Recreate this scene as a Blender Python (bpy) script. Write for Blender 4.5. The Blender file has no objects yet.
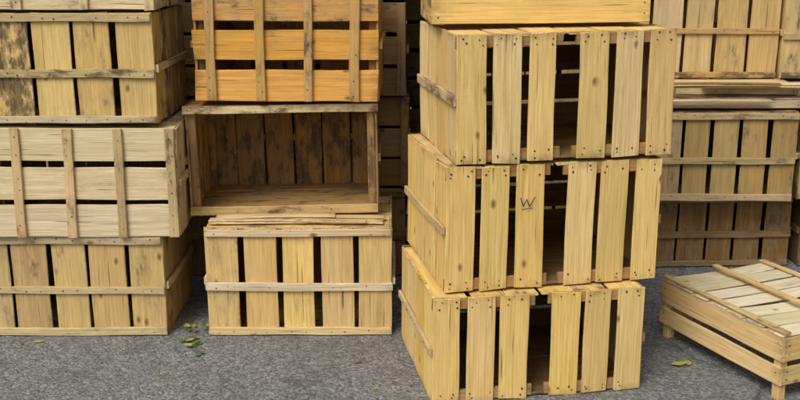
import bpy, math, random
from mathutils import Vector, Matrix

R = random.Random(11)
scene = bpy.context.scene

# ------------------------------------------------------------------ materials
def new_mat(name):
    m = bpy.data.materials.new(name); m.use_nodes = True
    nt = m.node_tree; nt.nodes.clear()
    out = nt.nodes.new('ShaderNodeOutputMaterial')
    b = nt.nodes.new('ShaderNodeBsdfPrincipled')
    nt.links.new(b.outputs[0], out.inputs[0])
    return m, nt, b

class NB:
    def __init__(s, nt): s.nt = nt
    def n(s, t, **kw):
        nd = s.nt.nodes.new(t)
        for k, v in kw.items(): setattr(nd, k, v)
        return nd
    def l(s, a, b): s.nt.links.new(a, b)
    def noise(s, vec, scale, detail=5, rough=.6, dist=0):
        nd = s.n('ShaderNodeTexNoise'); nd.inputs['Scale'].default_value = scale
        nd.noise_dimensions = '2D' if getattr(s,'flat',False) else '3D'
        nd.inputs['Detail'].default_value = detail; nd.inputs['Roughness'].default_value = rough
        nd.inputs['Distortion'].default_value = dist
        s.l(vec, nd.inputs['Vector']); return nd
    def mapr(s, vec, sc):
        nd = s.n('ShaderNodeMapping'); nd.inputs['Scale'].default_value = sc
        s.l(vec, nd.inputs['Vector']); return nd.outputs[0]
    def rng(s, v, a, b, c, d):
        nd = s.n('ShaderNodeMapRange'); s.l(v, nd.inputs[0])
        for i, x in enumerate((a, b, c, d)): nd.inputs[i+1].default_value = x
        return nd.outputs[0]
    def math(s, op, a, b=None):
        nd = s.n('ShaderNodeMath', operation=op)
        for i, x in enumerate((a, b)):
            if x is None: continue
            if isinstance(x, (int, float)): nd.inputs[i].default_value = x
            else: s.l(x, nd.inputs[i])
        return nd.outputs[0]
    def mix(s, fac, a, b, mode='MIX'):
        nd = s.n('ShaderNodeMix', data_type='RGBA', blend_type=mode)
        for i, x in ((0, fac), (6, a), (7, b)):
            if isinstance(x, (int, float)): nd.inputs[i].default_value = x
            elif isinstance(x, tuple): nd.inputs[i].default_value = x
            else: s.l(x, nd.inputs[i])
        return nd.outputs[2]

def wood_material():
    m, nt, b = new_mat('rough_sawn_wood'); q = NB(nt); q.flat=True
    uv = q.n('ShaderNodeUVMap', uv_map='UVMap').outputs[0]
    uvn = q.n('ShaderNodeUVMap', uv_map='UVN').outputs[0]
    at = q.n('ShaderNodeAttribute', attribute_name='tone')
    col = at.outputs['Color']; stain = at.outputs['Alpha']
    fine = q.noise(q.mapr(uv, (4, 190, 1)), 1, 4, .7).outputs[0]
    wide = q.noise(q.mapr(uv, (2.2, 30, 1)), 1, 4, .62, .9).outputs[0]
    blot = q.noise(q.mapr(uv, (8, 20, 1)), 1, 6, .72).outputs[0]
    f1 = q.rng(fine, .3, .72, .76, 1.14)
    f2 = q.rng(wide, .3, .7, .82, 1.10)
    f = q.math('MULTIPLY', f1, f2)
    # darker grain keeps its warmth: red falls off less than blue
    cmb = q.n('ShaderNodeCombineXYZ')
    for i,p in enumerate((.8,1.0,1.35)): q.l(q.math('POWER', f, p), cmb.inputs[i])
    c = q.mix(1.0, col, cmb.outputs[0], 'MULTIPLY')
    # redder heartwood streaks
    c = q.mix(q.rng(wide, .56, .74, 0, .40), c, (.50, .26, .075, 1))
    # grey weathering, soft
    gs = q.math('MULTIPLY', stain, q.rng(stain, .15, .5, .2, 1))
    c = q.mix(q.math('MULTIPLY', q.rng(blot, .40, .62, 0, .85), gs), c, (.32, .235, .14, 1))
    # mould and damp stains, hard
    thr = q.math('SUBTRACT', .78, q.math('MULTIPLY', stain, .38))
    s1 = q.rng(q.math('SUBTRACT', blot, thr), 0, .13, 0, 1)
    s1 = q.math('MULTIPLY', s1, q.rng(stain, 0, .6, .30, .88))
    s1 = q.math('MULTIPLY', s1, q.rng(fine, .3, .6, .5, 1))
    c = q.mix(s1, c, (.085, .052, .027, 1))
    # drying cracks along the grain
    cr = q.noise(q.mapr(uv, (3.5, 120, 1)), 1, 1, .5).outputs[0]
    c = q.mix(q.rng(cr, .75, .79, 0, .7), c, (.09, .05, .022, 1))
    # knots
    vo = q.n('ShaderNodeTexVoronoi', voronoi_dimensions='2D'); vo.inputs['Scale'].default_value = 1
    q.l(q.mapr(uv, (9, 17, 1)), vo.inputs['Vector'])
    sx = q.n('ShaderNodeSeparateColor'); q.l(vo.outputs['Color'], sx.inputs[0])
    kd = q.math('ADD', vo.outputs['Distance'], q.math('MULTIPLY', blot, .18))
    kn = q.math('MULTIPLY', q.rng(kd, .13, .24, 1, 0), q.rng(sx.outputs[0], .88, .90, 0, 1))
    c = q.mix(q.math('MULTIPLY', kn, .8), c, (.13, .06, .022, 1))
    # grime towards the ends and long edges
    sp2 = q.n('ShaderNodeSeparateXYZ'); q.l(uvn, sp2.inputs[0])
    ea = q.math('ABSOLUTE', sp2.outputs[0]); eb = q.math('ABSOLUTE', sp2.outputs[1])
    ge = q.math('MULTIPLY', q.rng(ea, .86, 1.0, 0, 1), q.rng(blot, .40, .64, 0, .6))
    gw = q.math('MULTIPLY', q.rng(eb, .90, 1.0, 0, 1), q.rng(blot, .45, .65, 0, .35))
    c = q.mix(q.math('MAXIMUM', ge, gw), c, (.17, .095, .04, 1))
    q.l(c, b.inputs['Base Color'])
    b.inputs['Roughness'].default_value = .85
    b.inputs['Specular IOR Level'].default_value = .12
    saw = q.noise(q.mapr(uv, (330, 14, 1)), 1, 1, .5).outputs[0]
    bp = q.n('ShaderNodeBump'); bp.inputs['Strength'].default_value = .65; bp.inputs['Distance'].default_value = .002
    q.l(q.math('ADD', fine, q.math('MULTIPLY', saw, .30)), bp.inputs['Height']); q.l(bp.outputs[0], b.inputs['Normal'])
    return m

def simple_mat(name, col, rough=.7, metal=0, var=.3, scale=80):
    m, nt, b = new_mat(name); q = NB(nt)
    tc = q.n('ShaderNodeTexCoord').outputs['Object']
    nz = q.noise(tc, scale, 3).outputs[0]
    c2 = tuple(x*(1-var) for x in col)
    c = q.mix(nz, (*c2, 1), (*col, 1)); q.l(c, b.inputs['Base Color'])
    b.inputs['Roughness'].default_value = rough; b.inputs['Metallic'].default_value = metal
    return m

WOOD = wood_material()
NAIL = simple_mat('rusty_nail', (.10, .065, .04), .6, .2)

# ------------------------------------------------------------------ mesh builder
class MB:
    def __init__(s): s.v=[]; s.f=[]; s.uv=[]; s.un=[]; s.c=[]; s.m=[]
    def plank(s, c, ld, wd, L, W, T, col, stain=.2, bow=None, rough=1.0, skew=True):
        c=Vector(c); ld=Vector(ld).normalized(); wd=Vector(wd).normalized(); nd=ld.cross(wd)
        if skew:
            a=R.gauss(0,.0045)*min(1,.35/L); a=max(-.011,min(.011,a))
            ld,wd=(ld+wd*a).normalized(),(wd-ld*a).normalized()
        K=max(3, int(L/.05)+1); ch=min(.0016, T*.25)
        sec=[(-W/2,-T/2+ch),(-W/2+ch,-T/2),(W/2-ch,-T/2),(W/2,-T/2+ch),(W/2,T/2-ch),(W/2-ch,T/2),(-W/2+ch,T/2),(-W/2,T/2-ch)]
        k=R.uniform(.86,1.06)*(1+R.uniform(-.10,.05))
        hue=R.uniform(-.05,.04)
        st=stain+R.uniform(-.16,.16)+(R.uniform(.15,.42) if R.random()<(.08 if stain<.2 else .22) else 0)
        cc=[min(.86,col[0]*k), min(.78,col[1]*k*(1+hue)), col[2]*k*(1+hue*3+R.uniform(-.14,.14))]
        ds=0 if stain<.3 else R.choice([0,0,.1,.2])*R.random(); g=(cc[0]+cc[1]+cc[2])/3
        cc=tuple(x*(1-ds)+g*ds*.97 for x in cc)+(max(0,min(1,st)),)
        uo=R.uniform(0,50); vo=R.uniform(0,50)
        if bow is None: bow=R.uniform(-.0022,.0022)
        tw=R.uniform(-.012,.012)
        sk=[R.uniform(-.03,.03)*W, R.uniform(-.03,.03)*W]; le=[R.uniform(-.002,.002),R.uniform(-.002,.002)]
        base=len(s.v)
        p1,p2=R.uniform(0,6),R.uniform(0,6); f1=R.uniform(3,7); f2=R.uniform(3,7); am=min(.0009,W*.02)*rough
        for i in range(K):
            t=i/(K-1); x=(t-.5)*L
            ea=am*math.sin(p1+f1*t*L*3)+R.uniform(-.3,.3)*am; eb=am*math.sin(p2+f2*t*L*3)+R.uniform(-.3,.3)*am
            z0=bow*math.sin(math.pi*t)
            for (a,b) in sec:
                aa=a+(ea if a<0 else eb)
                xx=x
                if i==0: xx+=le[0]+sk[0]*a/W*2+R.uniform(-.0012,.0012)
                if i==K-1: xx+=le[1]+sk[1]*a/W*2+R.uniform(-.0012,.0012)
                zz=b+z0+tw*(t-.5)*a
                s.v.append(c+ld*xx+wd*aa+nd*zz); s.c.append(cc)
        def uvf(i,j,top):
            a,b=sec[j%8]; t=i/(K-1)
            return ((t-.5)*L+uo, a+vo+(b*1.0 if abs(a)>W/2-ch*.5 else 0)+(.37 if top else 0)), ((2*t-1),(a/(W/2)))
        for i in range(K-1):
            for j in range(8):
                j2=(j+1)%8
                s.f.append((base+i*8+j, base+i*8+j2, base+(i+1)*8+j2, base+(i+1)*8+j)); s.m.append(0)
                for (ii,jj) in ((i,j),(i,j2),(i+1,j2),(i+1,j)):
                    u,n=uvf(ii,jj,j in (4,5,6)); s.uv.append(u); s.un.append(n)
        for i,order in ((0,range(7,-1,-1)),(K-1,range(8))):
            s.f.append(tuple(base+i*8+j for j in order)); s.m.append(0)
            for j in order:
                a,b=sec[j]; s.uv.append((uo+b*3,vo+a*1.0)); s.un.append((.97,a/(W/2)))
    def nail(s, c, n, r=.0021):
        if R.random()<.18: return
        c=Vector(c)+Vector((0,0,R.uniform(-.004,.004))) if abs(Vector(n).z)<.5 else Vector(c); n=Vector(n).normalized(); a=n.orthogonal().normalized(); b=n.cross(a)
        base=len(s.v); r*=R.uniform(.7,1.3)
        for h,rr in ((-.003,r),(.0008,r),(.0012,r*.6)):
            for k in range(6):
                an=k*math.pi/3; s.v.append(c+n*h+(a*math.cos(an)+b*math.sin(an))*rr); s.c.append((.1,.06,.04,0))
        for h in (0,1):
            for k in range(6):
                k2=(k+1)%6; s.f.append((base+h*6+k,base+h*6+k2,base+h*6+6+k2,base+h*6+6+k)); s.m.append(1)
                s.uv += [(0,0)]*4; s.un += [(0,0)]*4
        s.f.append(tuple(base+12+k for k in range(6))); s.m.append(1); s.uv += [(0,0)]*6; s.un += [(0,0)]*6
    def panel(s, o, ud, vd, nd, U, V, orient, parts, T=.007, col=(.6,.4,.16), stain=.2, battens=(), bw=.024, bt=.010, nails=True, ext=0, jit=.0015, bcol=None):
        o=Vector(o); ud=Vector(ud); vd=Vector(vd); nd=Vector(nd)
        bcol = bcol or col
        for (a,b) in parts:
            j=R.uniform(-jit,jit); d=R.uniform(-.0008,.0004)
            if orient=='V':
                c=o+ud*((a+b)/2+j*.6)+vd*(V/2)+nd*(-T/2+d); s.plank(c, vd, ud, V+ext*2+R.uniform(-.005,.001), b-a, T, col, stain)
            else:
                c=o+vd*((a+b)/2+j*.6)+ud*(U/2)+nd*(-T/2+d); s.plank(c, ud, vd, U+ext*2+R.uniform(-.005,.001), b-a, T, col, stain)
        for (p,side) in battens:
            nn = (bt/2+.0006) if side>0 else (-T-bt/2-.0012)
            if orient=='V':
                c=o+ud*(U/2)+vd*p+nd*nn; s.plank(c, ud, vd, U-.002+R.uniform(-.004,.004), bw*R.uniform(.9,1.12), bt, bcol, stain+.1, rough=2)
            else:
                c=o+vd*(V/2)+ud*p+nd*nn; s.plank(c, vd, ud, V-.002+R.uniform(-.004,.004), bw*R.uniform(.9,1.12), bt, bcol, stain+.1, rough=2)
            if nails:
                h = bt+.0006 if side>0 else 0
                for (a,b) in parts:
                    ks = (.3,.7) if b-a>.05 else (.5,)
                    for kf in ks:
                        q=a+(b-a)*(kf+R.uniform(-.1,.1)); pp=p+R.uniform(-.005,.005)
                        cc=o+(ud*q+vd*pp if orient=='V' else vd*q+ud*pp)+nd*h
                        s.nail(cc, nd)
    def stroke(s, pts, w, y):
        """thin crayon line on a face looking along -Y (local x,z points)"""
        for (p,q) in zip(pts[:-1],pts[1:]):
            p=Vector((p[0],y,p[1])); q=Vector((q[0],y,q[1])); d=(q-p).normalized(); n=Vector((-d.z,0,d.x))*w/2
            base=len(s.v)
            for v in (p-n-d*w*.4,q-n+d*w*.4,q+n+d*w*.4,p+n-d*w*.4): s.v.append(v+Vector((0,R.uniform(-.0002,0),0))); s.c.append((.05,.04,.04,0))
            s.f.append((base,base+1,base+2,base+3)); s.m.append(1); s.uv+=[(0,0)]*4; s.un+=[(0,0)]*4
    def make(s, name, loc=(0,0,0), rz=0, roll=0, mats=None):
        me=bpy.data.meshes.new(name); me.from_pydata([tuple(v) for v in s.v],[],s.f)
        u=me.uv_layers.new(name='UVMap'); u.data.foreach_set('uv',[x for p in s.uv for x in p])
        u2=me.uv_layers.new(name='UVN'); u2.data.foreach_set('uv',[x for p in s.un for x in p])
        ca=me.color_attributes.new('tone','FLOAT_COLOR','POINT'); ca.data.foreach_set('color',[x for p in s.c for x in p])
        for m in (mats or (WOOD,NAIL)): me.materials.append(m)
        me.polygons.foreach_set('material_index', s.m); me.update()
        ob=bpy.data.objects.new(name, me); scene.collection.objects.link(ob)
        ob.location=loc; ob.rotation_euler=(0,math.radians(roll),math.radians(rz))
        return ob

X=Vector((1,0,0)); Y=Vector((0,1,0)); Z=Vector((0,0,1))

def even(n, total, gap, a0=0.0):
    w=(total-gap*(n-1))/n
    out=[]
    for i in range(n):
        a=a0+i*(w+gap)
        lo = 0 if i==0 else R.uniform(-.4,.25)*gap
        hi = 0 if i==n-1 else R.uniform(-.4,.25)*gap
        out.append((a+lo, a+w+hi))
    return out

FRESH=(.86,.61,.235); PALE=(.85,.68,.40); GREY=(.56,.44,.26); BROWN=(.36,.21,.08); DARK=(.15,.085,.035)

def crate(w,d,h,loc,rz=0,roll=0,style='V',col=FRESH,stain=.2,n=5,gap=.012,vb=None,bcol=None,side='V',topgap=.014,back=True,inner=None,bts=None,mark=None):
    s=MB(); T=.007; outer_r = tuple(x*.8 for x in col); inner=inner or tuple(x*f for x,f in zip(col,(.42,.38,.34)))  # inner: inside boards coloured darker, shade of the crate interior painted in
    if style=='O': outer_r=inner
    pz=.024
    for px in (T+pz/2+.001, w-T-pz/2-.001):
        for py in (T+pz/2+.012, d-T-pz/2-.012):
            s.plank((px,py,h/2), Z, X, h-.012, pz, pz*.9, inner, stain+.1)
    if style=='V':
        b = bts or [(.014,1),(h*.46,1),(h-.014,1)]
        s.panel((0,0,0),X,Z,-Y,w,h,'V',even(n,w,gap),T,col,stain,b,bcol=bcol)
    elif style=='H':
        s.panel((0,0,0),X,Z,-Y,w,h,'H',even(n,h,gap),T,col,stain,[(p*w,1) for p in (vb or (.03,.34,.66,.97))],bw=.028,bcol=bcol)
    elif style=='F':
        k=w/.60
        parts=[(a*k,b*k) for a,b in ((.0,.078),(.098,.174),(.190,.268),(.333,.412),(.430,.506),(.524,.600))]
        parts=[(a+(R.uniform(-.004,.004) if a>0 else 0),b+(R.uniform(-.005,.004) if b<.59*k else 0)) for a,b in parts]
        s.panel((0,0,0),X,Z,-Y,w,h,'V',parts,T,col,stain,[],bcol=bcol)
        for (a,b) in ((.0,.285*k),(.322*k,w)):
            for zz in (.019,h-.019):
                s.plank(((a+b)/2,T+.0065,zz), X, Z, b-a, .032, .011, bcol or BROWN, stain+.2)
        for (a,b) in parts:
            for zz in (.012,.026,h-.012,h-.027):
                for q in (.22,.78):
                    s.nail((a+(b-a)*(q+R.uniform(-.1,.1)),0,zz+R.uniform(-.003,.003)), -Y, r=.0025)
        if mark:
            mx,mz=mark
            s.stroke([(mx,mz+.012),(mx+.008,mz-.010),(mx+.017,mz+.008),(mx+.026,mz-.012),(mx+.040,mz+.013)],.0028,-.0045)
            s.stroke([(mx+.004,mz-.020),(mx+.034,mz-.016)],.0022,-.0045)
    elif style=='O':
        s.plank((w/2,.006,.014), X, Z, w, .028,.012,(.74,.52,.22),.2)
        s.plank((w/2,.006,h-.013), X, Z, w+.01, .026,.012,PALE,.3)
        for q in (.02,.25,.5,.75,.98):
            s.nail((w*q,0,h-.012),-Y); s.nail((w*q,0,.014),-Y)
    if back:
        if style in ('F',):
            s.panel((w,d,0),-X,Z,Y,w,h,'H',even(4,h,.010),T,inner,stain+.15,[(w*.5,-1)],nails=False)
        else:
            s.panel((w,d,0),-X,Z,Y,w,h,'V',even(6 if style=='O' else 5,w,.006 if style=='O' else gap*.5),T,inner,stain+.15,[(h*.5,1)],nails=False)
            if style=='O':
                for q in (.1,.27,.43,.6,.77,.92):
                    for zz in (.09,.15): s.nail((w*q,d-T-.0005,zz+R.uniform(-.02,.02)),-Y)
    dd=d-2*T-.003; y0=T+.0015
    if style=='O': y0=.014; dd=d-T-.018
    bs=[(h*.5,1)] if side=='V' else [(dd*.5,1)]
    ns=4 if side=='V' else 3
    s.panel((0,y0+dd,0),-Y,Z,-X,dd,h,side,even(ns,dd if side=='V' else h,.006),T,col,stain,bs,bcol=bcol if style!='F' else (.72,.54,.28))
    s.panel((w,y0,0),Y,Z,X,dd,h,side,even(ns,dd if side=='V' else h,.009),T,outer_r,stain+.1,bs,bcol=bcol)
    wi=w-2*T-.003; x0=T+.0015
    s.panel((x0,y0,h-.001),X,Y,Z,wi,dd,'V' if style=='F' else 'H',even(6 if style=='F' else 4,wi if style=='F' else dd,topgap if style!='F' else .008),T,col,stain,[],nails=False)
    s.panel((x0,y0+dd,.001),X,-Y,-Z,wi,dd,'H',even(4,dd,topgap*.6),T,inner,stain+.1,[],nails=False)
    return s.make('wooden_crate',loc,rz,roll)

# ---------------------------------------------------------------- left column
crate(.60,.42,.334,(-1.352,3.03,.002),0,style='V',col=(.66,.465,.20),stain=.38,n=5,gap=.013,bcol=(.68,.54,.31))
crate(.66,.42,.345,(-1.352,3.00,.341),1.8,roll=.5,style='H',col=PALE,stain=.22,n=3,gap=.014,vb=(.26,.50,.735,.975),bcol=(.72,.52,.25))
crate(.61,.42,.335,(-1.352,3.03,.695),-.6,style='V',col=(.74,.53,.21),stain=.48,n=5,gap=.014,bcol=(.68,.55,.32))
crate(.63,.42,.335,(-1.36,3.04,1.038),0,style='H',col=PALE,stain=.4,n=3,gap=.012)
# ---------------------------------------------------------------- second column
crate(.592,.42,.358,(-.618,3.03,.002),.4,style='V',col=(.82,.585,.25),stain=.22,n=5,gap=.015,bcol=(.84,.67,.40))
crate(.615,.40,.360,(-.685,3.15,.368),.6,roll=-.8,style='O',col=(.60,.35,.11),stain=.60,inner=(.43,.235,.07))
crate(.578,.42,.355,(-.645,3.14,.748),-.8,roll=.3,style='H',col=(.78,.41,.09),stain=.40,n=3,gap=.024,vb=(.09,.36,.62,.87),bcol=(.70,.44,.15))
# ---------------------------------------------------------------- front stack
crate(.60,.50,.306,(.09,2.52,.002),10,style='F',col=FRESH,stain=.10,inner=(.20,.115,.045),bcol=(.50,.32,.13))  # inner tones in this stack painted extra dark to deepen interior shade
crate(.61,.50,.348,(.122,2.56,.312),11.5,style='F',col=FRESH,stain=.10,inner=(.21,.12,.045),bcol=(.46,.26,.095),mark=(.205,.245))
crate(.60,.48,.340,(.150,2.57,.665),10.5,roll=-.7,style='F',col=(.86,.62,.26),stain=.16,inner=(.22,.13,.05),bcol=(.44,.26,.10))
# ---------------------------------------------------------------- trays
def tray(w,d,h,loc,rz,col,stain,legs=0,top='Y',nslat=6,cb=True,roll=0):
    s=MB(); T=.007
    z0=legs
    for (o,u,n,L) in (((0,0,z0),X,-Y,w),((w,d,z0),-X,Y,w),((0,d-T,z0),-Y,-X,d-2*T),((w,T,z0),Y,X,d-2*T)):
        H=h-z0
        if H>.12: parts=[(0,H*.38),(H*.50,H)]
        else: parts=[(0,H)]
        s.panel(o,u,Z,n,L,H,'H',parts,T+.002,col,stain,[],nails=False)
        for q in (.018,L-.018):
            for (a,b) in parts:
                for t in (.3,.7): s.nail(Vector(o)+u*q+Z*(a+(b-a)*t),n)
    for px in (.022,w-.022):
        for py in (.022,d-.022):
            s.plank((px,py,h/2-.004),Z,X,h-.008,.026,.026,col,stain+.2)
    if top=='Y':
        for (a,b) in even(nslat,w,.010): 
            s.plank(((a+b)/2,d/2,h+.004),Y,X,d+.004,b-a,.005,(.86,.76,.55) if cb else col,stain-.06,bow=R.uniform(0,.012))
        for (p) in (.012,d-.012)+((d*.5,) if cb else ()):
            s.plank((w/2,p,h+.0125+(.008 if abs(p-d*.5)<.01 else 0)),X,Y,w+.006,.020,.008,(.78,.56,.25),stain)
            for (a,b) in even(nslat,w,.006): s.nail(((a+b)/2,p,h+.0165+(.008 if abs(p-d*.5)<.01 else 0)),Z)
    else:
        for (a,b) in even(nslat,d,.012):
            s.plank((w/2,(a+b)/2,h+.004),X,Y,w+.006,b-a,.006,col,stain)
    return s.make('wooden_crate',loc,rz,roll)
tray(.60,.36,.068,(.085,2.73,1.018),3.5,FRESH,.18,top='X',nslat=4,roll=-.6)
tray(.60,.36,.11,(.06,2.75,1.099),1,PALE,.3,top='X',nslat=4)
# low crate at the lower right, resting upside down on its corner posts
tray(.53,.42,.188,(.838,3.03,.001),-67,(.82,.585,.25),.14,legs=.045,top='Y',nslat=7)

# ---------------------------------------------------------------- right column, further back
crate(.66,.42,.285,(.86,3.72,.002),2.5,style='V',col=(.25,.145,.06),stain=.5,n=6,gap=.012,bcol=(.32,.205,.09))
crate(.63,.44,.335,(.84,3.64,.292),0,style='V',col=(.50,.345,.13),stain=.52,n=6,gap=.013,bcol=(.58,.46,.26))
crate(.63,.44,.335,(1.50,3.66,.292),-1,style='V',col=(.50,.36,.15),stain=.5,n=6,gap=.013)
crate(.62,.44,.285,(1.56,3.74,.002),0,style='V',col=DARK,stain=.5,n=6)
crate(.62,.42,.355,(.862,3.95,.712),0,style='V',col=(.76,.545,.24),stain=.34,n=5,gap=.016,bcol=(.60,.39,.17),bts=[(.014,1),(.185,1),(.34,1)])
crate(.62,.42,.355,(1.495,3.93,.712),0,style='V',col=(.66,.48,.22),stain=.4,n=5,gap=.016)
tray(.66,.40,.030,(.84,3.68,.634),1,GREY,.35,top='X',nslat=4)
tray(.64,.40,.026,(.86,3.76,.676),-1,PALE,.35,top='X',nslat=4)
tray(.62,.40,.060,(1.52,3.70,.634),-1,GREY,.4,top='X',nslat=4)

# ---------------------------------------------------------------- rear rows
levels=[.002,.345,.69,1.034,1.38]
for row,(yy,hh) in enumerate(((3.62,4),(4.12,5))):
    for ci,x0 in enumerate((-2.35,-1.71,-1.07,-.56,.09,.72)):
        if row==0 and ci>4: continue
        if row==1 and ci<5: x0+=.12
        for li in range(hh):
            st=R.choice(['V','H','V']); cl=R.choice([(.32,.20,.08),(.38,.25,.10),(.42,.31,.14),(.38,.22,.075)])  # rear tones darkened in colour so gaps between stacks look shaded
            crate(.60 if ci!=3 else .59,.42,.335,(x0+R.uniform(-.015,.015),yy+(.45 if ci==5 else 0)+R.uniform(-.03,.03),levels[li]),R.uniform(-2,2),style=st,col=cl,stain=.5,n=5 if st=='V' else 3,gap=.012)
for li in range(4):
    crate(.62,.42,.335,(1.50,4.55,levels[li]),0,style='V',col=BROWN,stain=.4)
    crate(.62,.42,.335,(2.15,4.10,levels[li]),0,style='V',col=BROWN,stain=.4)

# ---------------------------------------------------------------- loose slats
s=MB()
def loose(c,ang,L,W,T,col,tilt=0):
    ld=Vector((math.cos(ang)*math.cos(tilt),math.sin(ang)*math.cos(tilt),math.sin(tilt))); wd=Vector((-math.sin(ang),math.cos(ang),0))
    s.plank(c,ld,wd,L,W,T,col,.25,bow=.002)
loose((-.33,3.09,.367),.01,.55,.06,.005,PALE)
loose((-.36,3.075,.373),-.03,.50,.03,.005,(.72,.56,.32))
loose((-.30,3.11,.374),.03,.50,.03,.005,(.66,.50,.26))
loose((-.40,3.10,.380),.02,.38,.035,.005,PALE,.012)
loose((1.22,3.70,.713),.03,.60,.05,.006,PALE)
loose((1.40,3.72,.720),-.04,.55,.04,.006,PALE)
loose((1.15,3.67,.728),.0,.50,.03,.006,BROWN)
loose((1.12,3.655,.667),.015,.50,.035,.006,PALE)
s.make('loose_wooden_slats')

# ---------------------------------------------------------------- ground
def ground():
    me=bpy.data.meshes.new('asphalt_ground')
    S=400; me.from_pydata([(-S,-S,0),(S,-S,0),(S,S,0),(-S,S,0)],[],[(0,1,2,3)])
    ob=bpy.data.objects.new('asphalt_ground',me); scene.collection.objects.link(ob)
    m,nt,b=new_mat('asphalt'); q=NB(nt)
    tc=q.n('ShaderNodeTexCoord').outputs['Object']
    vo=q.n('ShaderNodeTexVoronoi'); vo.inputs['Scale'].default_value=125; q.l(tc,vo.inputs['Vector'])
    sc=q.n('ShaderNodeSeparateColor'); q.l(vo.outputs['Color'],sc.inputs[0])
    big=q.noise(tc,1.6,4,.6).outputs[0]; med=q.noise(tc,9,5,.7).outputs[0]; fine=q.noise(tc,200,3,.6).outputs[0]
    c=q.mix(sc.outputs[0],(.10,.10,.10,1),(.30,.297,.29,1))
    c=q.mix(q.rng(sc.outputs[1],.9,.95,0,.7),c,(.45,.44,.42,1))
    c=q.mix(q.rng(fine,.40,.75,.0,.45),c,(.19,.19,.188,1))
    c=q.mix(q.rng(big,.35,.65,0,.35),c,(.115,.116,.117,1))
    c=q.mix(q.rng(med,.50,.70,0,.5),c,(.085,.083,.08,1))
    wob=q.noise(tc,5,4).outputs['Color']
    vm=q.n('ShaderNodeVectorMath',operation='MULTIPLY_ADD'); q.l(wob,vm.inputs[0]); vm.inputs[1].default_value=(.35,.35,0); q.l(tc,vm.inputs[2])
    v2=q.n('ShaderNodeTexVoronoi',feature='DISTANCE_TO_EDGE'); v2.inputs['Scale'].default_value=1.1; q.l(vm.outputs[0],v2.inputs['Vector'])
    c=q.mix(q.math('MULTIPLY',q.rng(v2.outputs['Distance'],.002,.007,.6,0),q.rng(big,.45,.55,0,1)),c,(.05,.05,.05,1))
    q.l(c,b.inputs['Base Color']); b.inputs['Roughness'].default_value=.85; b.inputs['Specular IOR Level'].default_value=.25
    bp=q.n('ShaderNodeBump'); bp.inputs['Strength'].default_value=.9; bp.inputs['Distance'].default_value=.004
    q.l(q.math('ADD',q.rng(vo.outputs['Distance'],0,.6,1,0),q.math('MULTIPLY',fine,.6)),bp.inputs['Height']); q.l(bp.outputs[0],b.inputs['Normal'])
    me.materials.append(m)
ground()

# ---------------------------------------------------------------- leaves and litter
def leaf_mesh(name, items, mats):
    v=[];f=[];mi=[]
    for (x,y,L,ang,k,z) in items:
        base=len(v); n=6
        ca,sa=math.cos(ang),math.sin(ang); curl=R.uniform(.05,.35)
        for i in range(n+1):
            t=i/n; w=L*.30*math.sin(math.pi*min(1,t*.93+.05))**.8*R.uniform(.85,1.1)
            for sgn in (-1,0,1):
                lx=(t-.5)*L; ly=sgn*w; lz=z+.003+curl*abs(sgn)*w*.8+.25*L*curl*(t-.5)**2*4
                v.append((x+lx*ca-ly*sa,y+lx*sa+ly*ca,lz))
        for i in range(n):
            for j in range(2):
                a=base+i*3+j; f.append((a,a+1,a+4,a+3)); mi.append(k)
    me=bpy.data.meshes.new(name); me.from_pydata(v,[],f)
    for m in mats: me.materials.append(m)
    me.polygons.foreach_set('material_index',mi); me.update()
    ob=bpy.data.objects.new(name,me); scene.collection.objects.link(ob)
G=simple_mat('green_leaf',(.12,.19,.045),.6); YL=simple_mat('yellow_leaf',(.42,.38,.08),.6); BR=simple_mat('brown_leaf',(.20,.12,.05),.7)
it=[]
for i in range(20): it.append((-.67+R.uniform(-.04,.06),2.99+R.uniform(-.12,.12),R.uniform(.02,.045),R.uniform(0,6),R.choice([0,0,0,1,2]),R.uniform(0,.012)))
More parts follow.
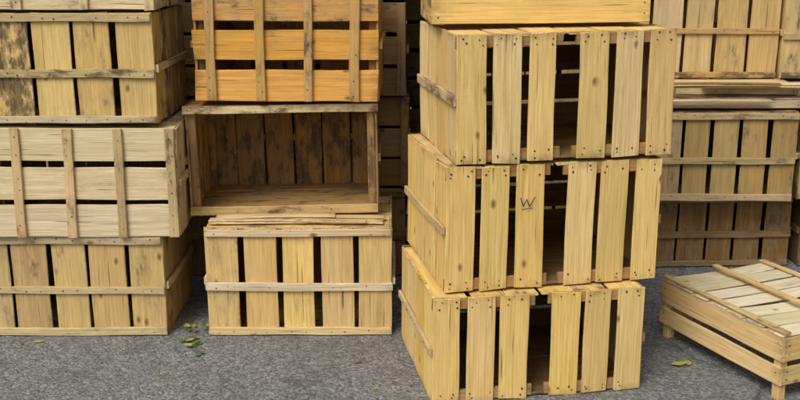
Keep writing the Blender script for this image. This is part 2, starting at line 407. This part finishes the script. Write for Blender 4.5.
it+=[(.84,2.79,.05,.3,1,0),(.87,2.80,.035,1.3,1,0),(-1.15,2.97,.035,.2,1,0),(-1.2,2.955,.02,2,2,0),(-.127,2.81,.026,.8,2,0),(-.62,2.86,.022,1,0,0)]
for i in range(40): it.append((R.uniform(-1.5,1.6),R.uniform(2.4,3.1),R.uniform(.006,.014),R.uniform(0,6),R.choice([2,2,2,1]),0))
leaf_mesh('fallen_leaves',it,(G,YL,BR))
s=MB()
for i in range(50):
    L=R.uniform(.006,.028); s.plank((R.uniform(-1.5,1.6),R.uniform(2.45,3.1),.002),(math.cos(i*1.7),math.sin(i*1.7),0),(-math.sin(i*1.7),math.cos(i*1.7),0),L,L*.12,.0015,(.42,.34,.2),.3,bow=0)
s.make('wood_splinters')

# ---------------------------------------------------------------- light
sd=Vector((-.40,-.62,.88)).normalized()
sun=bpy.data.lights.new('sun','SUN'); sun.energy=1.6; sun.angle=math.radians(26); sun.color=(1,.965,.90)
so=bpy.data.objects.new('sun',sun); scene.collection.objects.link(so); so.rotation_euler=sd.to_track_quat('Z','Y').to_euler()
w=bpy.data.worlds.new('World'); scene.world=w; w.use_nodes=True; nt=w.node_tree
bg=nt.nodes['Background']; sky=nt.nodes.new('ShaderNodeTexSky'); sky.sky_type='NISHITA'; sky.sun_disc=False
sky.sun_elevation=math.asin(sd.z); sky.sun_rotation=math.atan2(sd.x,sd.y); sky.air_density=1.0; sky.dust_density=5; sky.ozone_density=1
hs=nt.nodes.new('ShaderNodeHueSaturation'); hs.inputs['Saturation'].default_value=.22
nt.links.new(sky.outputs[0],hs.inputs['Color']); nt.links.new(hs.outputs[0],bg.inputs[0]); bg.inputs[1].default_value=.12

# ---------------------------------------------------------------- camera
cam=bpy.data.cameras.new('camera'); cam.lens=45; cam.sensor_width=36; cam.clip_end=1000
co=bpy.data.objects.new('camera',cam); scene.collection.objects.link(co)
co.location=(0,0,1.236); co.rotation_euler=(math.radians(90-14.5),0,0)
scene.camera=co
scene.view_settings.view_transform='Standard'; scene.view_settings.look='None'; scene.view_settings.exposure=0
